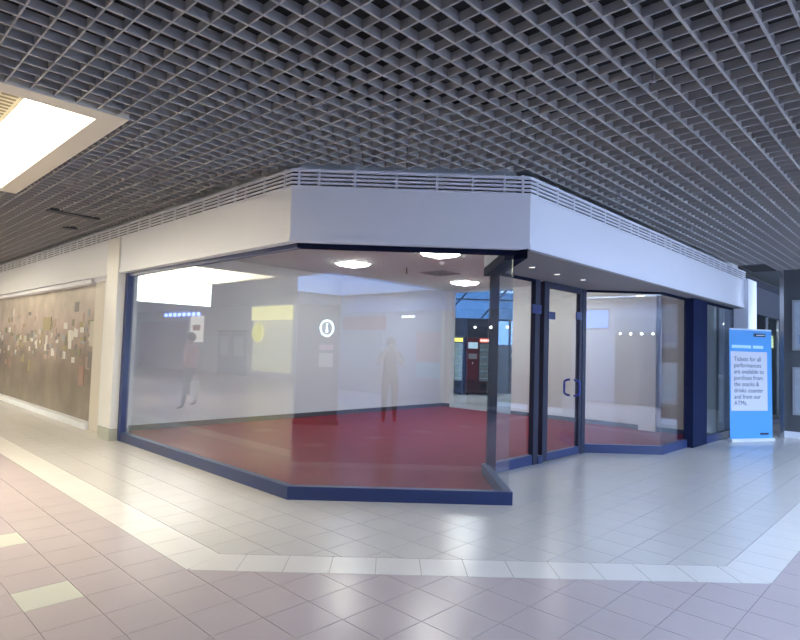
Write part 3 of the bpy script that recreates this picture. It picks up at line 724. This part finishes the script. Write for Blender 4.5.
def vending(x0, x1, y0, kind, lab):
    r = thing('vending_machine', lab, 'vending machine', ((x0 + x1) / 2, y0 + .4, 0), 'vending machines in the foyer')
    CAB = mat('cabinet_' + kind, (.02, .03, .06) if kind == 'blue' else (.04, .008, .014), .4)
    MB().box(x0, x1, y0, y0 + .8, 0.06, 1.93).build('cabinet', CAB, r, bevel=.012)
    for (a, b) in ((x0 + .06, y0 + .06), (x1 - .12, y0 + .06), (x0 + .06, y0 + .68), (x1 - .12, y0 + .68)):
        MB().box(a, a + .06, b, b + .06, 0, 0.06).build('foot', DARK, r)
    w = x1 - x0
    g0, g1 = (x0 + w * .36, x1 - .05) if kind == 'blue' else (x0 + w * .48, x1 - .05)
    c0, c1 = (x0 + .04, x0 + w * .32) if kind == 'blue' else (x0 + .04, x0 + w * .44)
    MB().box(g0, g1, y0 - .006, y0 + .004, .48, 1.72).build('display_back', mat('display_dark_' + kind, (.02, .04, .08) if kind == 'blue' else (.04, .055, .065), .3, emit=(.35, .5, .55), estr=.12 if kind == 'red' else .5), r)
    for q in range(5):
        z = .55 + q * .24
        s = MB().box(g0 + .02, g1 - .02, y0 - .05, y0 - .006, z, z + .018).build('shelf', mat('shelf_metal', (.40, .50, .55), .4), r)
        n = 4
        for j in range(n):
            cx = g0 + .06 + (g1 - g0 - .12) * (j + .5) / n
            MB().tube([(cx, y0 - .03, z + .018), (cx, y0 - .03, z + .12), (cx, y0 - .03, z + .15)], [.022, .022, .010], 8).build('bottle', mat('stock_%s_%d' % (kind, (j + q) % 3), ((.10, .30, .45), (.35, .40, .42), (.12, .28, .12))[(j + q) % 3] if kind == 'blue' else ((.12, .05, .05), (.10, .12, .13), (.16, .08, .05))[(j + q) % 3], .35), s)
    MB().box(g0, g1, y0 - .07, y0 - .062, .46, 1.74).build('display_glass', GLASS, r)
    MB().box(g0, g1, y0 - .02, y0, 1.77, 1.89).build('header_sign', mat('header_' + kind, (.8, .7, .1) if kind == 'blue' else (.7, .08, .06), .4, emit=(1, .85, .12) if kind == 'blue' else (1, .18, .12), estr=1.1), r)
    if kind == 'red':
        for q in range(5):
            xx = g0 + .03 + q * (g1 - g0 - .06) / 5
            MB().box(xx, xx + .045, y0 - .024, y0 - .019, 1.80, 1.86).build('header_letter', mat('sign_letter_white', (.9, .9, .9), .4, emit=(1, .9, .85), estr=1.2), r)
    MB().box(g0 + .05, g1 - .05, y0 - .012, y0, .16, .38).build('delivery_hatch', DARK, r)
    cpn = MB().box(c0, c1, y0 - .014, y0, .5, 1.88).build('control_panel', mat('control_' + kind, (.05, .07, .12) if kind == 'blue' else (.09, .010, .016), .35), r)
    MB().box(c0 + .03, c1 - .03, y0 - .02, y0 - .013, 1.55, 1.76).build('screen', mat('control_screen', (.35, .45, .5), .3, emit=(.4, .6, .75), estr=.5), cpn)
    MB().box(c0 + .05, c1 - .05, y0 - .02, y0 - .013, 1.2, 1.38).build('keypad', mat('keypad_grey', (.25, .25, .27), .4), cpn)
    MB().box((c0 + c1) / 2 - .012, (c0 + c1) / 2 + .012, y0 - .02, y0 - .013, 1.02, 1.10).build('coin_slot', CHROME, cpn)
    return r
vending(2.56, 3.52, 19.35, 'red', 'dark red vending machine with a lit red header seen through the shop doorway')
vending(1.70, 2.49, 19.35, 'blue', 'blue-black vending machine with a lit yellow header left of the red one')

# ================================================================== BEHIND AND BESIDE THE VIEWER (mirrored in the glass)
ow = MB(); ow.ubox(-37.05, 5.15, -7.65, -7.5, 0, 3.9)
struct('wall_opposite', ow, mat('opposite_pale_paint', (0.62, 0.62, 0.60), 0.6, 0.06), 'pale wall of the shops across the left walkway', 'wall')
struct('wall_walkway_end', MB().ubox(-37.05, -36.9, -7.5, 3.55, 0, 3.9), WALLM, 'pale wall closing the left walkway', 'wall')
re = MB()
re.ubox(5.0, 5.15, -7.5, 3.65, 0, 3.9); re.ubox(5.0, 5.15, 4.55, 6.2, 0, 3.9); re.ubox(5.0, 5.15, 12.8, 13.27, 0, 3.9); re.ubox(5.0, 5.15, 6.2, 12.8, 3.05, 3.9); re.ubox(5.0, 5.15, 3.65, 4.55, 2.92, 3.9); re.ubox(5.0, 5.15, 3.65, 4.55, 0, 2.25)
struct('wall_rear', re, mat('rear_blue_grey_paint', (0.34, 0.40, 0.54), 0.6, 0.08), 'blue-grey wall across the right walkway with a small high window', 'wall')
w11 = thing('window_11', 'small high window with blue sky in the wall across the right walkway', 'window', P(5.05, 4.1, 2.25), kind='structure')
TR = MATS['strut_paint']
w13 = thing('window_13', 'tall glazed mall entrance letting blue daylight into the right walkway', 'window', P(5.05, 9.5, 0), kind='structure')
for k in range(7):
    v = 6.2 + k * 1.1; MB().ubox(5.02, 5.10, max(6.2, v - .03), min(12.8, v + .03), 0, 3.05).build('mullion', TR, w13)
MB().ubox(5.02, 5.10, 6.2, 12.8, 2.12, 2.17).build('transom', TR, w13)
MB().ubox(5.05, 5.06, 6.2, 12.8, 0, 3.05).build('pane', GLASS, w13)
for (a, b, c, d) in ((3.65, 3.70, 2.25, 2.92), (4.50, 4.55, 2.25, 2.92), (3.70, 4.50, 2.25, 2.30), (3.70, 4.50, 2.87, 2.92)):
    MB().ubox(5.02, 5.10, a, b, c, d).build('frame', TR, w11)
MB().ubox(5.05, 5.06, 3.7, 4.5, 2.3, 2.87).build('pane', DIMHIGHGLASS, w11)
for k, (a, b, c) in enumerate(((-1.9, .2, (.10, .09, .10)), (.6, 3.2, (.26, .20, .15)), (4.75, 6.05, (.12, .16, .22)))):
    r = thing('shop_unit', ['dark shop front beside the beige pilaster behind the viewer', 'brown shop front left of the small high window', 'blue-grey shop front right of the small high window', 'tan shop front farthest along the right walkway'][k], 'shop front', P(5, (a + b) / 2, 0), 'shop fronts across the right walkway')
    MB().ubox(4.96, 4.998, a, b, 0.0, 2.15).build('shop_window', mat('shop_front_%d' % k, c, .25, .3, 3), r)
    MB().ubox(4.93, 4.998, a, b, 2.15, 2.60).build('sign_board', mat('sign_board_%d' % k, tuple(x * 1.6 for x in c), .5), r)
    for q in range(4):
        p = P(4.93, a + (b - a) * (q + .5) / 4, 2.12); MB().ball(p, .035, 8, 6).build('lamp', mat('shop_lamp', (1, 1, 1), .4, emit=(1, .95, .85), estr=12), r)
# across the left walkway
def panel(name, lab, cat, u0, u1, z0, z1, M, dep=.04, kids=()):
    r = thing(name, lab, cat, P((u0 + u1) / 2, -7.5, z0))
    MB().ubox(u0, u1, -7.498, -7.5 + dep, z0, z1).build('panel', M, r)
    return r
panel('shop_unit', 'pinkish shop front mirrored at the left end of the shop window', 'shop front', -35.5, -29.4, 0.0, 2.6, mat('pink_panel', (.50, .36, .40), .5))
r = panel('lit_poster', 'white and orange lit poster across the left walkway beside the service door', 'poster', -29.0, -27.6, 1.5, 2.85, mat('lit_poster_white', (.8, .75, .7), .5, emit=(1, .85, .7), estr=.9))
MB().ubox(-28.7, -27.9, -7.46, -7.455, 2.1, 2.4).build('orange_block', mat('poster_orange', (.7, .25, .1), .5), r)
d2 = thing('door_2', 'blue-grey double service door across the left walkway', 'door', P(-24.7, -7.45, 0), kind='structure')
DB = mat('door_blue_grey', (.20, .26, .33), .5)
for a, b in ((-26.0, -24.75), (-24.70, -23.4)):
    lf = MB().ubox(a, b, -7.5, -7.45, 0.02, 2.02).build('door_leaf', DB, d2)
    MB().ubox(a + .25, b - .25, -7.45, -7.445, .9, 1.8).build('vision_panel', mat('vision_pale', (.5, .56, .6), .3), lf)
MB().ubox(-26.1, -23.3, -7.5, -7.43, 2.02, 2.12).build('door_head', GREYW, d2)
r = thing('shop_sign', 'yellow lit shop sign with bright window across the left walkway', 'shop sign', P(-21.4, -7.4, 1.2))
MB().ubox(-22.8, -19.9, -7.5, -7.3, 2.55, 3.15).build('sign_box', mat('yellow_sign', (.75, .65, .1), .4, emit=(.95, .85, .25), estr=1.3), r)
MB().ubox(-22.8, -19.9, -7.5, -7.42, 0.3, 2.5).build('shop_window_backing', mat('yellow_window', (.55, .52, .3), .4, emit=(.9, .85, .45), estr=.45), r)
MB().tube([P(-22.3, -7.3, 2.0), P(-22.3, -7.36, 2.0)], .42, 20).build('round_emblem', mat('yellow_round', (.8, .75, .1), .4, emit=(1, .9, .1), estr=.9), r)
r = thing('led_strip', 'row of small blue lights across the left walkway', 'led strip', P(-30, -7.4, 2.7))
for k in range(8):
    a = -32.0 + k * .55
    MB().tube([P(a, -7.495, 2.96), P(a, -7.40, 2.96)], .09, 10).build('blue_lamp', mat('blue_led', (.2, .3, 1), .4, emit=(.25, .35, 1), estr=6), r)
lb = thing('hanging_lightbox', 'white lit box sign hanging below the second light coffer', 'lightbox', P(-15.0, -.3, 2.5))
MB().ubox(-15.1, -14.98, -1.22, .86, 2.48, 3.10).build('lit_face', mat('lightbox_white', (.95, .95, .93), .4, emit=(1, .99, .95), estr=5), lb)
MB().ubox(-15.12, -14.96, -1.26, .90, 2.44, 2.48).build('frame', GREYW, lb)
MB().ubox(-15.12, -14.96, -1.26, -1.22, 2.48, 3.12).build('frame', GREYW, lb); MB().ubox(-15.12, -14.96, .86, .90, 2.48, 3.12).build('frame', GREYW, lb)
for v in (-.9, .3): MB().tube([P(-15.04, v, 3.10), P(-15.04, v, CEIL + .1)], .01, 8).build('hanger', CHROME, lb)
# across the right walkway, behind the viewer
def upanel(name, lab, cat, v0, v1, z0, z1, M, dep=.05):
    r = thing(name, lab, cat, P(5.0, (v0 + v1) / 2, z0)); MB().ubox(5.0 - dep, 5.0, v0, v1, z0, z1).build('panel', M, r); return r
r = upanel('shop_sign', 'dull red shop sign board behind the viewer, mirrored in the front window', 'shop sign', -7.3, -5.2, 2.05, 2.5, mat('dull_red_sign', (.35, .09, .12), .5))
r = upanel('shop_window', 'pale lit shop window behind the viewer under the dull red sign', 'shop window', -7.2, -5.3, .4, 1.95, mat('pale_window_panel', (.42, .44, .50), .3, .2))  # flat pale blue-grey panel for the shop window
r = upanel('wall_poster', 'pink and red poster with a cyan foot behind the viewer', 'poster', -3.82, -2.85, 1.1, 2.0, mat('pink_poster', (.55, .22, .30), .5))
MB().ubox(4.945, 5.0, -3.82, -2.85, .62, 1.1).build('cyan_foot', mat('cyan_poster', (.30, .60, .75), .5), r)
r = upanel('pilaster_panel', 'beige pilaster panel behind the viewer beside the pink poster', 'panel', -2.8, -2.35, 0, 2.6, mat('beige_pilaster', (.60, .52, .42), .5), .12)
r = thing('strip_lamp', 'short white strip lamp on the wall behind the viewer', 'lamp', P(4.95, -4.2, 2.45))
MB().ubox(4.93, 5.0, -4.45, -3.9, 2.43, 2.49).build('housing', WHITE, r); MB().ubox(4.92, 4.93, -4.43, -3.92, 2.435, 2.485).build('tube_cover', mat('strip_glow', (1, 1, 1), .4, emit=(1, 1, 1), estr=5), r)
tag(MB().ubox(4.90, 4.998, -7.3, 3.0, 2.62, 3.18).build('fascia_board', mat('pale_blue_fascia', (.38, .47, .72), .5), base=P(4.95, -2, 2.62)), 'pale blue fascia board along the top of the wall behind the viewer', 'fascia')
# round ceiling lamps by the glazed entrance
for k, (u, v) in enumerate(((4.2, 5.8), (4.2, 8.4), (4.2, 3.2))):
    c = P(u, v, CEIL); r = thing('round_downlight', ['round downlight by the glazed entrance, middle one', 'round downlight by the glazed entrance, farthest along', 'round downlight by the glazed entrance, nearest the viewer'][k], 'downlight', (c[0], c[1], CEIL - .02), 'round downlights by the glazed entrance')
    MB().tube([(c[0], c[1], CEIL - .03), (c[0], c[1], CEIL)], .13, 20).build('bezel', WHITE, r)
    MB().tube([(c[0], c[1], CEIL - .034), (c[0], c[1], CEIL - .029)], .11, 20).build('lamp_face', mat('round_lamp', (.9, .9, .85), .4, emit=(1, .96, .9), estr=14), r)

# information pylon left of the viewer
px_, py_ = -1.36, 0.30
pyl = thing('information_pylon', 'blue-grey information pylon with a lit white i, mirrored in the front window', 'pylon', (px_, py_ - .1, 0))
PY = mat('pylon_blue_grey', (.07, .09, .15), .45)
MB().box(px_ - .40, px_ + .40, py_ - .16, py_, 0.08, 2.25).build('pylon_body', PY, pyl, bevel=.01)
MB().box(px_ - .43, px_ + .43, py_ - .20, py_ + .04, 0, 0.08).build('pylon_foot', GREYW, pyl)
GLOW = mat('sign_glow_white', (.95, .97, 1), .4, emit=(.85, 1, 1), estr=5)
cx, cz = px_ + .16, 1.81
MB().tube([(cx + .12 * math.cos(a), py_ + .006, cz + .145 * math.sin(a)) for a in [2 * math.pi * t / 28 for t in range(29)]], .016, 8, False).build('ring', GLOW, pyl)
MB().box(cx - .018, cx + .018, py_, py_ + .012, cz - .085, cz + .03).build('letter_stem', GLOW, pyl)
MB().box(cx - .018, cx + .018, py_, py_ + .012, cz + .055, cz + .09).build('letter_dot', GLOW, pyl)
MB().box(cx - .13, cx + .13, py_, py_ + .008, 1.40, 1.50).build('leaflet', mat('leaflet_pink', (.65, .35, .45), .5, emit=(.8, .5, .6), estr=.25), pyl)
MB().box(cx - .13, cx + .13, py_, py_ + .008, 1.08, 1.34).build('leaflet', mat('leaflet_pale', (.7, .68, .7), .5), pyl)

# people mirrored in the glass
def person(name, lab, loc, face, joints, edges, cols, hair, top_z, hip_z, skin_rule):
    root = thing(name, lab, 'person', loc); root.rotation_euler = (0, 0, face)
    names = list(joints); me = bpy.data.meshes.new('body')
    me.from_pydata([joints[n][:3] for n in names], [(names.index(a), names.index(b)) for a, b in edges], [])
    o = bpy.data.objects.new('body', me); COL.objects.link(o); o.parent = root
    sk = o.modifiers.new('skin', 'SKIN'); sk.use_smooth_shade = True
    lay = me.skin_vertices[0].data if me.skin_vertices else None
    if lay is None:
        bm = bmesh.new(); bm.from_mesh(me); bm.verts.layers.skin.verify(); bm.to_mesh(me); bm.free(); lay = me.skin_vertices[0].data
    for i, n in enumerate(names):
        r = joints[n][3]; lay[i].radius = r if isinstance(r, tuple) else (r, r); lay[i].use_root = n == 'pelvis'
    ss = o.modifiers.new('smooth', 'SUBSURF'); ss.levels = 1; ss.render_levels = 1
    M = bpy.data.materials.new(name + '_clothes'); M.use_nodes = True; nt = M.node_tree; b = nt.nodes['Principled BSDF']; b.inputs['Roughness'].default_value = .8
    tc = nt.nodes.new('ShaderNodeTexCoord'); sx = nt.nodes.new('ShaderNodeSeparateXYZ'); nt.links.new(tc.outputs['Object'], sx.inputs[0])
    def step(sock, thr):
        n_ = nt.nodes.new('ShaderNodeMath'); n_.operation = 'GREATER_THAN'; n_.inputs[1].default_value = thr; nt.links.new(sx.outputs[sock], n_.inputs[0]); return n_.outputs[0]
    cur = None
    def mixc(fac, c):
        nonlocal cur
        x = nt.nodes.new('ShaderNodeMix'); x.data_type = 'RGBA'; nt.links.new(fac, x.inputs[0])
        if cur is None: x.inputs[6].default_value = (*cols[0], 1)
        else: nt.links.new(cur, x.inputs[6])
        x.inputs[7].default_value = (*c, 1); cur = x.outputs[2]
    mixc(step('Z', .09), cols[1]); mixc(step('Z', hip_z), cols[2]); mixc(step('Z', top_z), cols[3])
    mixc(step(*skin_rule), cols[3])
    nt.links.new(cur, b.inputs['Base Color']); me.materials.append(M)
    h = joints['head']
    hm = MB().ball((h[0], h[1] - .025, h[2] + .035), .105, 14, 10, (.92, 1.05, 1.08)).build('hair', mat(name + '_hair', hair, .6), None, smooth=True); hm.parent = root
    for s in (-1, 1):
        e = MB().ball((h[0] + s * .033, h[1] + .092, h[2] + .0), .012, 8, 6).build('eye', DARK, None); e.parent = root
    ns = MB().tube([(h[0], h[1] + .088, h[2] + .0), (h[0], h[1] + .118, h[2] - .035)], [.01, .017], 8).build('nose', mat('skin_tone', (.55, .36, .28), .5), None, smooth=True); ns.parent = root
    mo_ = MB().tube([(h[0] - .025, h[1] + .088, h[2] - .07), (h[0] + .025, h[1] + .088, h[2] - .07)], .006, 6).build('mouth', mat('lip_tone', (.4, .16, .15), .5), None); mo_.parent = root
    return root
def skeleton(hand_l, hand_r, el_l, el_r, foot_l, foot_r, knee_l, knee_r, s=1.0, curl=(0, 1, 0)):
    J = {'pelvis': (0, 0, .93, (.15, .11)), 'waist': (0, 0, 1.06, (.13, .10)), 'chest': (0, 0, 1.24, (.155, .115)), 'collar': (0, .0, 1.37, (.10, .08)),
         'neck': (0, .01, 1.42, .052), 'chin': (0, .03, 1.48, (.062, .075)), 'head': (0, .03, 1.55, (.078, .095)), 'crown': (0, .02, 1.63, (.05, .06))}
    E = [('pelvis', 'waist'), ('waist', 'chest'), ('chest', 'collar'), ('collar', 'neck'), ('neck', 'chin'), ('chin', 'head'), ('head', 'crown')]
    for sd, x, hand, el, ft, kn in (('l', -1, hand_l, el_l, foot_l, knee_l), ('r', 1, hand_r, el_r, foot_r, knee_r)):
        J['sh' + sd] = (x * .18, 0, 1.34, .062); J['el' + sd] = (*el, .043)
        d = (Vector(hand) - Vector(el)).normalized(); w = Vector(hand) - d * .07
        J['wr' + sd] = (*w, .028); J['pa' + sd] = (*hand, (.038, .022))
        E += [('collar', 'sh' + sd), ('sh' + sd, 'el' + sd), ('el' + sd, 'wr' + sd), ('wr' + sd, 'pa' + sd)]
        side = d.cross(Vector(curl)).normalized(); cv = Vector(curl).normalized()
        for f in range(4):
            off = side * (f - 1.5) * .019; ln = (.055, .066, .062, .048)[f]
            a = Vector(hand) + d * .035 + off; b_ = a + (d * .8 + cv * .3).normalized() * ln; c_ = b_ + (d * .4 + cv * .9).normalized() * ln * .7
            for nm, p, pr, rr in (('a', a, 'pa' + sd, .0095), ('b', b_, 'f%s%da' % (sd, f), .0085), ('c', c_, 'f%s%db' % (sd, f), .007)):
                J['f%s%d%s' % (sd, f, nm)] = (*p, rr); E.append((pr, 'f%s%d%s' % (sd, f, nm)))
        t0 = Vector(hand) - side * .03 + cv * .01; t1 = t0 - side * .02 + d * .04 + cv * .02
        J['t' + sd + 'a'] = (*t0, .011); J['t' + sd + 'b'] = (*t1, .009); E += [('pa' + sd, 't' + sd + 'a'), ('t' + sd + 'a', 't' + sd + 'b')]
        J['hip' + sd] = (x * .09, 0, .86, .095); J['kn' + sd] = (*kn, .062); J['an' + sd] = (ft[0], ft[1], ft[2] + .07, .042); J['toe' + sd] = (ft[0], ft[1] + .15, ft[2] + .035, (.036, .032))
        E += [('pelvis', 'hip' + sd), ('hip' + sd, 'kn' + sd), ('kn' + sd, 'an' + sd), ('an' + sd, 'toe' + sd)]
    return {k: (v[0] * s, v[1] * s, v[2] * s, v[3]) for k, v in J.items()}, E
J, E = skeleton((-.075, .235, 1.425), (.075, .235, 1.425), (-.25, .16, 1.14), (.25, .16, 1.14), (-.11, 0, 0), (.11, .02, 0), (-.10, .03, .48), (.10, .04, .48), curl=(0, .3, 1))
person('person', 'person in dark clothes holding a camera to the face, mirrored in the front window', (0.02, -0.43, 0.0), 0, J, E, [(.20, .02, .02), (.012, .012, .018), (.03, .032, .04), (.40, .26, .20)], (.03, .03, .02), 1.41, .92, ('Y', .17))
cmr = thing('compact_camera', 'small silver camera held up by the standing person', 'camera', (0.02, -.15, 1.43))
MB().box(-.035, .075, -.165, -.135, 1.42, 1.485).build('camera_body', CHROME, cmr, bevel=.006)
MB().tube([(.02, -.137, 1.452), (.02, -.118, 1.452)], .02, 16).build('lens_barrel', DARK, cmr)
J, E = skeleton((-.22, -.10, .74), (.24, .18, .80), (-.25, -.06, 1.06), (.26, .02, 1.08), (-.09, -.28, .03), (.10, .26, 0), (-.10, .02, .47), (.10, .17, .48), curl=(0, 1, .2))
person('person', 'person walking in a pink top with a white bag, mirrored in the left window', P(-12.4, .55, 0), math.radians(-60), J, E, [(.05, .04, .04), (.12, .12, .14), (.62, .36, .32), (.55, .36, .28)], (.05, .035, .03), 1.41, .90, ('Z', 9.0))
c = Vector(P(-12.4, .55, 0)) + Matrix.Rotation(math.radians(-60), 3, 'Z') @ Vector((.42, .22, .42))
bag = thing('carrier_bag', 'white carrier bag in the hand of the walking person', 'bag', tuple(c))
MB().box(c.x - .15, c.x + .15, c.y - .05, c.y + .05, .22, .62).build('bag_body', mat('white_polythene', (.82, .82, .82), .4), bag, bevel=.02)
for s in (-.04, .04): MB().tube([(c.x - .07, c.y + s, .61), (c.x - .05, c.y + s * .5, .76), (c.x + .05, c.y + s * .5, .76), (c.x + .07, c.y + s, .61)], .006, 6).build('bag_handle', MATS['white_polythene'], bag)

# ================================================================== small ceiling fittings
HT = mat('hatch_dark_metal', (.05, .055, .065), .5)
for k, (pa, pb, lab) in enumerate((((48, 209.5), (97, 219.5), 'long dark slot in the grid ceiling above the left fascia'), ((66, 227), (74, 229), 'short dark slot in the grid ceiling near the white column'))):
    a, b = at(*pa, CEIL), at(*pb, CEIL); c = (a + b) / 2
    r = thing('ceiling_slot', lab, 'ceiling slot', (c.x, c.y, CEIL - .01), 'dark slots in the grid ceiling')
    d = (b - a).normalized(); n = Vector((-d.y, d.x, 0)) * .07
    MB().prism([tuple((a - n)[:2]), tuple((b - n)[:2]), tuple((b + n)[:2]), tuple((a + n)[:2])], CEIL - .012, CEIL + .03).build('slot_plate', HT, r)
    n *= 1.15
    MB().prism([tuple((a - n)[:2]), tuple((b - n)[:2]), tuple((b - n * .8)[:2]), tuple((a - n * .8)[:2])], CEIL - .016, CEIL + .03).build('slot_rim', GREYW, r)
a = at(745, 269, CEIL)
r = thing('ceiling_gap', 'dark missing ceiling panel above the far right end of the fascia', 'ceiling gap', (a.x, a.y, CEIL - .012))
MB().ubox(-2.9, -2.5, 12.1, 13.05, CEIL - .008, CEIL + .02).build('dark_panel', DARK, r)
MB().ubox(-2.9, -2.5, 12.06, 12.1, CEIL - .012, CEIL + .02).build('edge_strip', GREYW, r)
SPK = ((653, 80, 'sprinkler head hanging nearest on the right side of the grid ceiling'), (619, 197, 'sprinkler head on the grid ceiling above the right fascia'), (490, 158, 'sprinkler head on the grid ceiling above the front fascia'),
       (692, 228, 'sprinkler head on the grid ceiling farthest to the right'), (444, 157, 'sprinkler head above the middle of the front fascia'))
for px, py, lab in SPK:
    q = at(px, py, CEIL - .03)
    r = thing('sprinkler_head', lab, 'sprinkler', (q.x, q.y, CEIL - .04), 'sprinkler heads on the mall ceiling')
    MB().tube([(q.x, q.y, CEIL - .03), (q.x, q.y, CEIL + .08)], .009, 8).build('drop_pipe', CHROME, r)
    MB().tube([(q.x, q.y, CEIL - .042), (q.x, q.y, CEIL - .036)], .020, 12).build('deflector', CHROME, r)
    MB().tube([(q.x, q.y, CEIL - .036), (q.x, q.y, CEIL - .03)], [.006, .012], 8).build('frame_arm', CHROME, r)
